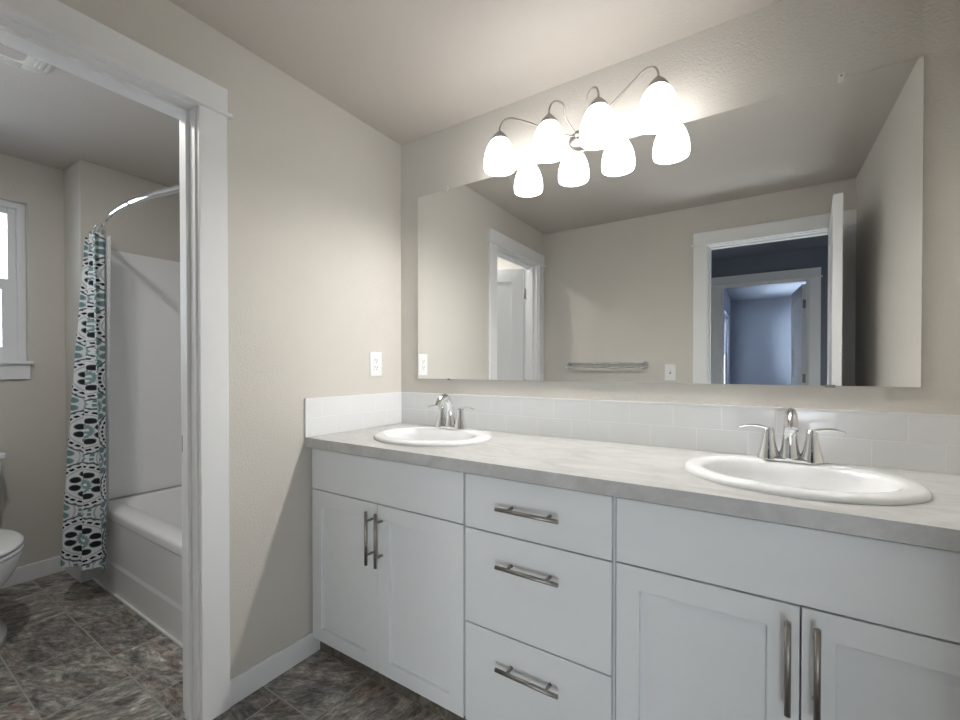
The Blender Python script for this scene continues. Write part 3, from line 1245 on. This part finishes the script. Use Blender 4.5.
bm = loft(new(), [oval_loop(-1.38, TYC + .01, .255, .128, 0), oval_loop(-1.38, TYC + .01, .25, .124, .03), oval_loop(-1.40, TYC, .225, .098, .09), oval_loop(-1.40, TYC, .22, .098, .17),
                  oval_loop(-1.39, TYC, .24, .125, .235), oval_loop(-1.38, TYC, .265, .158, .29), oval_loop(-1.375, TYC, .283, .182, .34), oval_loop(-1.375, TYC, .287, .188, .375), oval_loop(-1.375, TYC, .285, .187, .392), oval_loop(-1.375, TYC, .24, .145, .395)])
bx(bm, -1.80, -1.60, TYC - .13, TYC + .13, .30, .388)
bx(bm, BX + .03, -1.56, TYC - .10, TYC + .10, .0, .31)
obj('bowl', bm, M_PORC, t)
bm = loft(new(), [oval_loop(-1.375, TYC, .283, .187, .396), oval_loop(-1.375, TYC, .291, .194, .402), oval_loop(-1.375, TYC, .291, .194, .412), oval_loop(-1.375, TYC, .283, .187, .416)])
obj('seat', bm, M_PORC, t)
bm = loft(new(), [oval_loop(-1.377, TYC, .283, .187, .4195), oval_loop(-1.377, TYC, .291, .194, .424), oval_loop(-1.377, TYC, .289, .192, .434), oval_loop(-1.377, TYC, .27, .178, .440), oval_loop(-1.377, TYC, .17, .11, .443)])
bx(bm, -1.70, -1.63, TYC - .09, TYC + .09, .398, .43)
obj('lid', bm, M_PORC, t)
bm = box(BX + .018, -1.742, TYC - .192, TYC + .192, .39, .752)
for v in bm.verts:
    if v.co.z < .5:
        v.co.y = TYC + (v.co.y - TYC) * .88
        v.co.x = v.co.x if v.co.x < -1.8 else v.co.x - .02
obj('tank', bm, M_PORC, t, bevel=.02, seg=3)
obj('tank_lid', box(BX + .016, -1.73, TYC - .205, TYC + .205, .753, .788), M_PORC, t, bevel=.012, seg=3)
bm = new()
tube(bm, [(-1.742, TYC - .14, .69), (-1.722, TYC - .14, .69), (-1.718, TYC - .135, .69), (-1.718, TYC - .07, .685)], [.012, .010, .007, .006], 12)
obj('flush_lever', bm, M_CHROME, t)

# ------------------------------------------------------------------ bath exhaust fan light
FX, FY = -.648, -1.372
t = thing('exhaust_fan_light', 'off white square exhaust fan on the tub room ceiling, half hidden by the door header', 'exhaust fan', (FX, FY, H))


def squircle(r, c, z):
    pts = []
    for cx, cy, a0 in ((r - c, r - c, 0), (-r + c, r - c, PI / 2), (-r + c, -r + c, PI), (r - c, -r + c, 1.5 * PI)):
        for k in range(9):
            a = a0 + PI / 2 * k / 8
            pts.append((FX + cx + c * math.cos(a), FY + cy + c * math.sin(a), z))
    return pts


bm = loft(new(), [squircle(.165, .05, H - .0005), squircle(.17, .05, H - .008), squircle(.168, .05, H - .018), squircle(.155, .045, H - .026), squircle(.105, .04, H - .034)], True, True)
for k in range(3):
    q = .118 + .014 * k
    for s_ in (-1, 1):
        bx(bm, FX - .09, FX + .09, FY + s_ * q - .003, FY + s_ * q + .003, H - .036, H - .030)
        bx(bm, FX + s_ * q - .003, FX + s_ * q + .003, FY - .09, FY + .09, H - .036, H - .030)
obj('grille', bm, M_FAN, t)
bm = loft(new(), [squircle(.085, .03, H - .0345), squircle(.084, .03, H - .042), squircle(.07, .025, H - .046)], True, True)
obj('light_lens', bm, M_LENS, t, label='lit white lens')
ld = bpy.data.lights.new('fan_lamp', 'AREA')
ld.shape = 'DISK'
ld.size = .10
ld.energy = 4.0
ld.color = (1.0, .96, .91)
lo = bpy.data.objects.new('fan_lamp', ld)
lo.location = (FX + .05, FY - .04, H - .048)
COL.objects.link(lo)
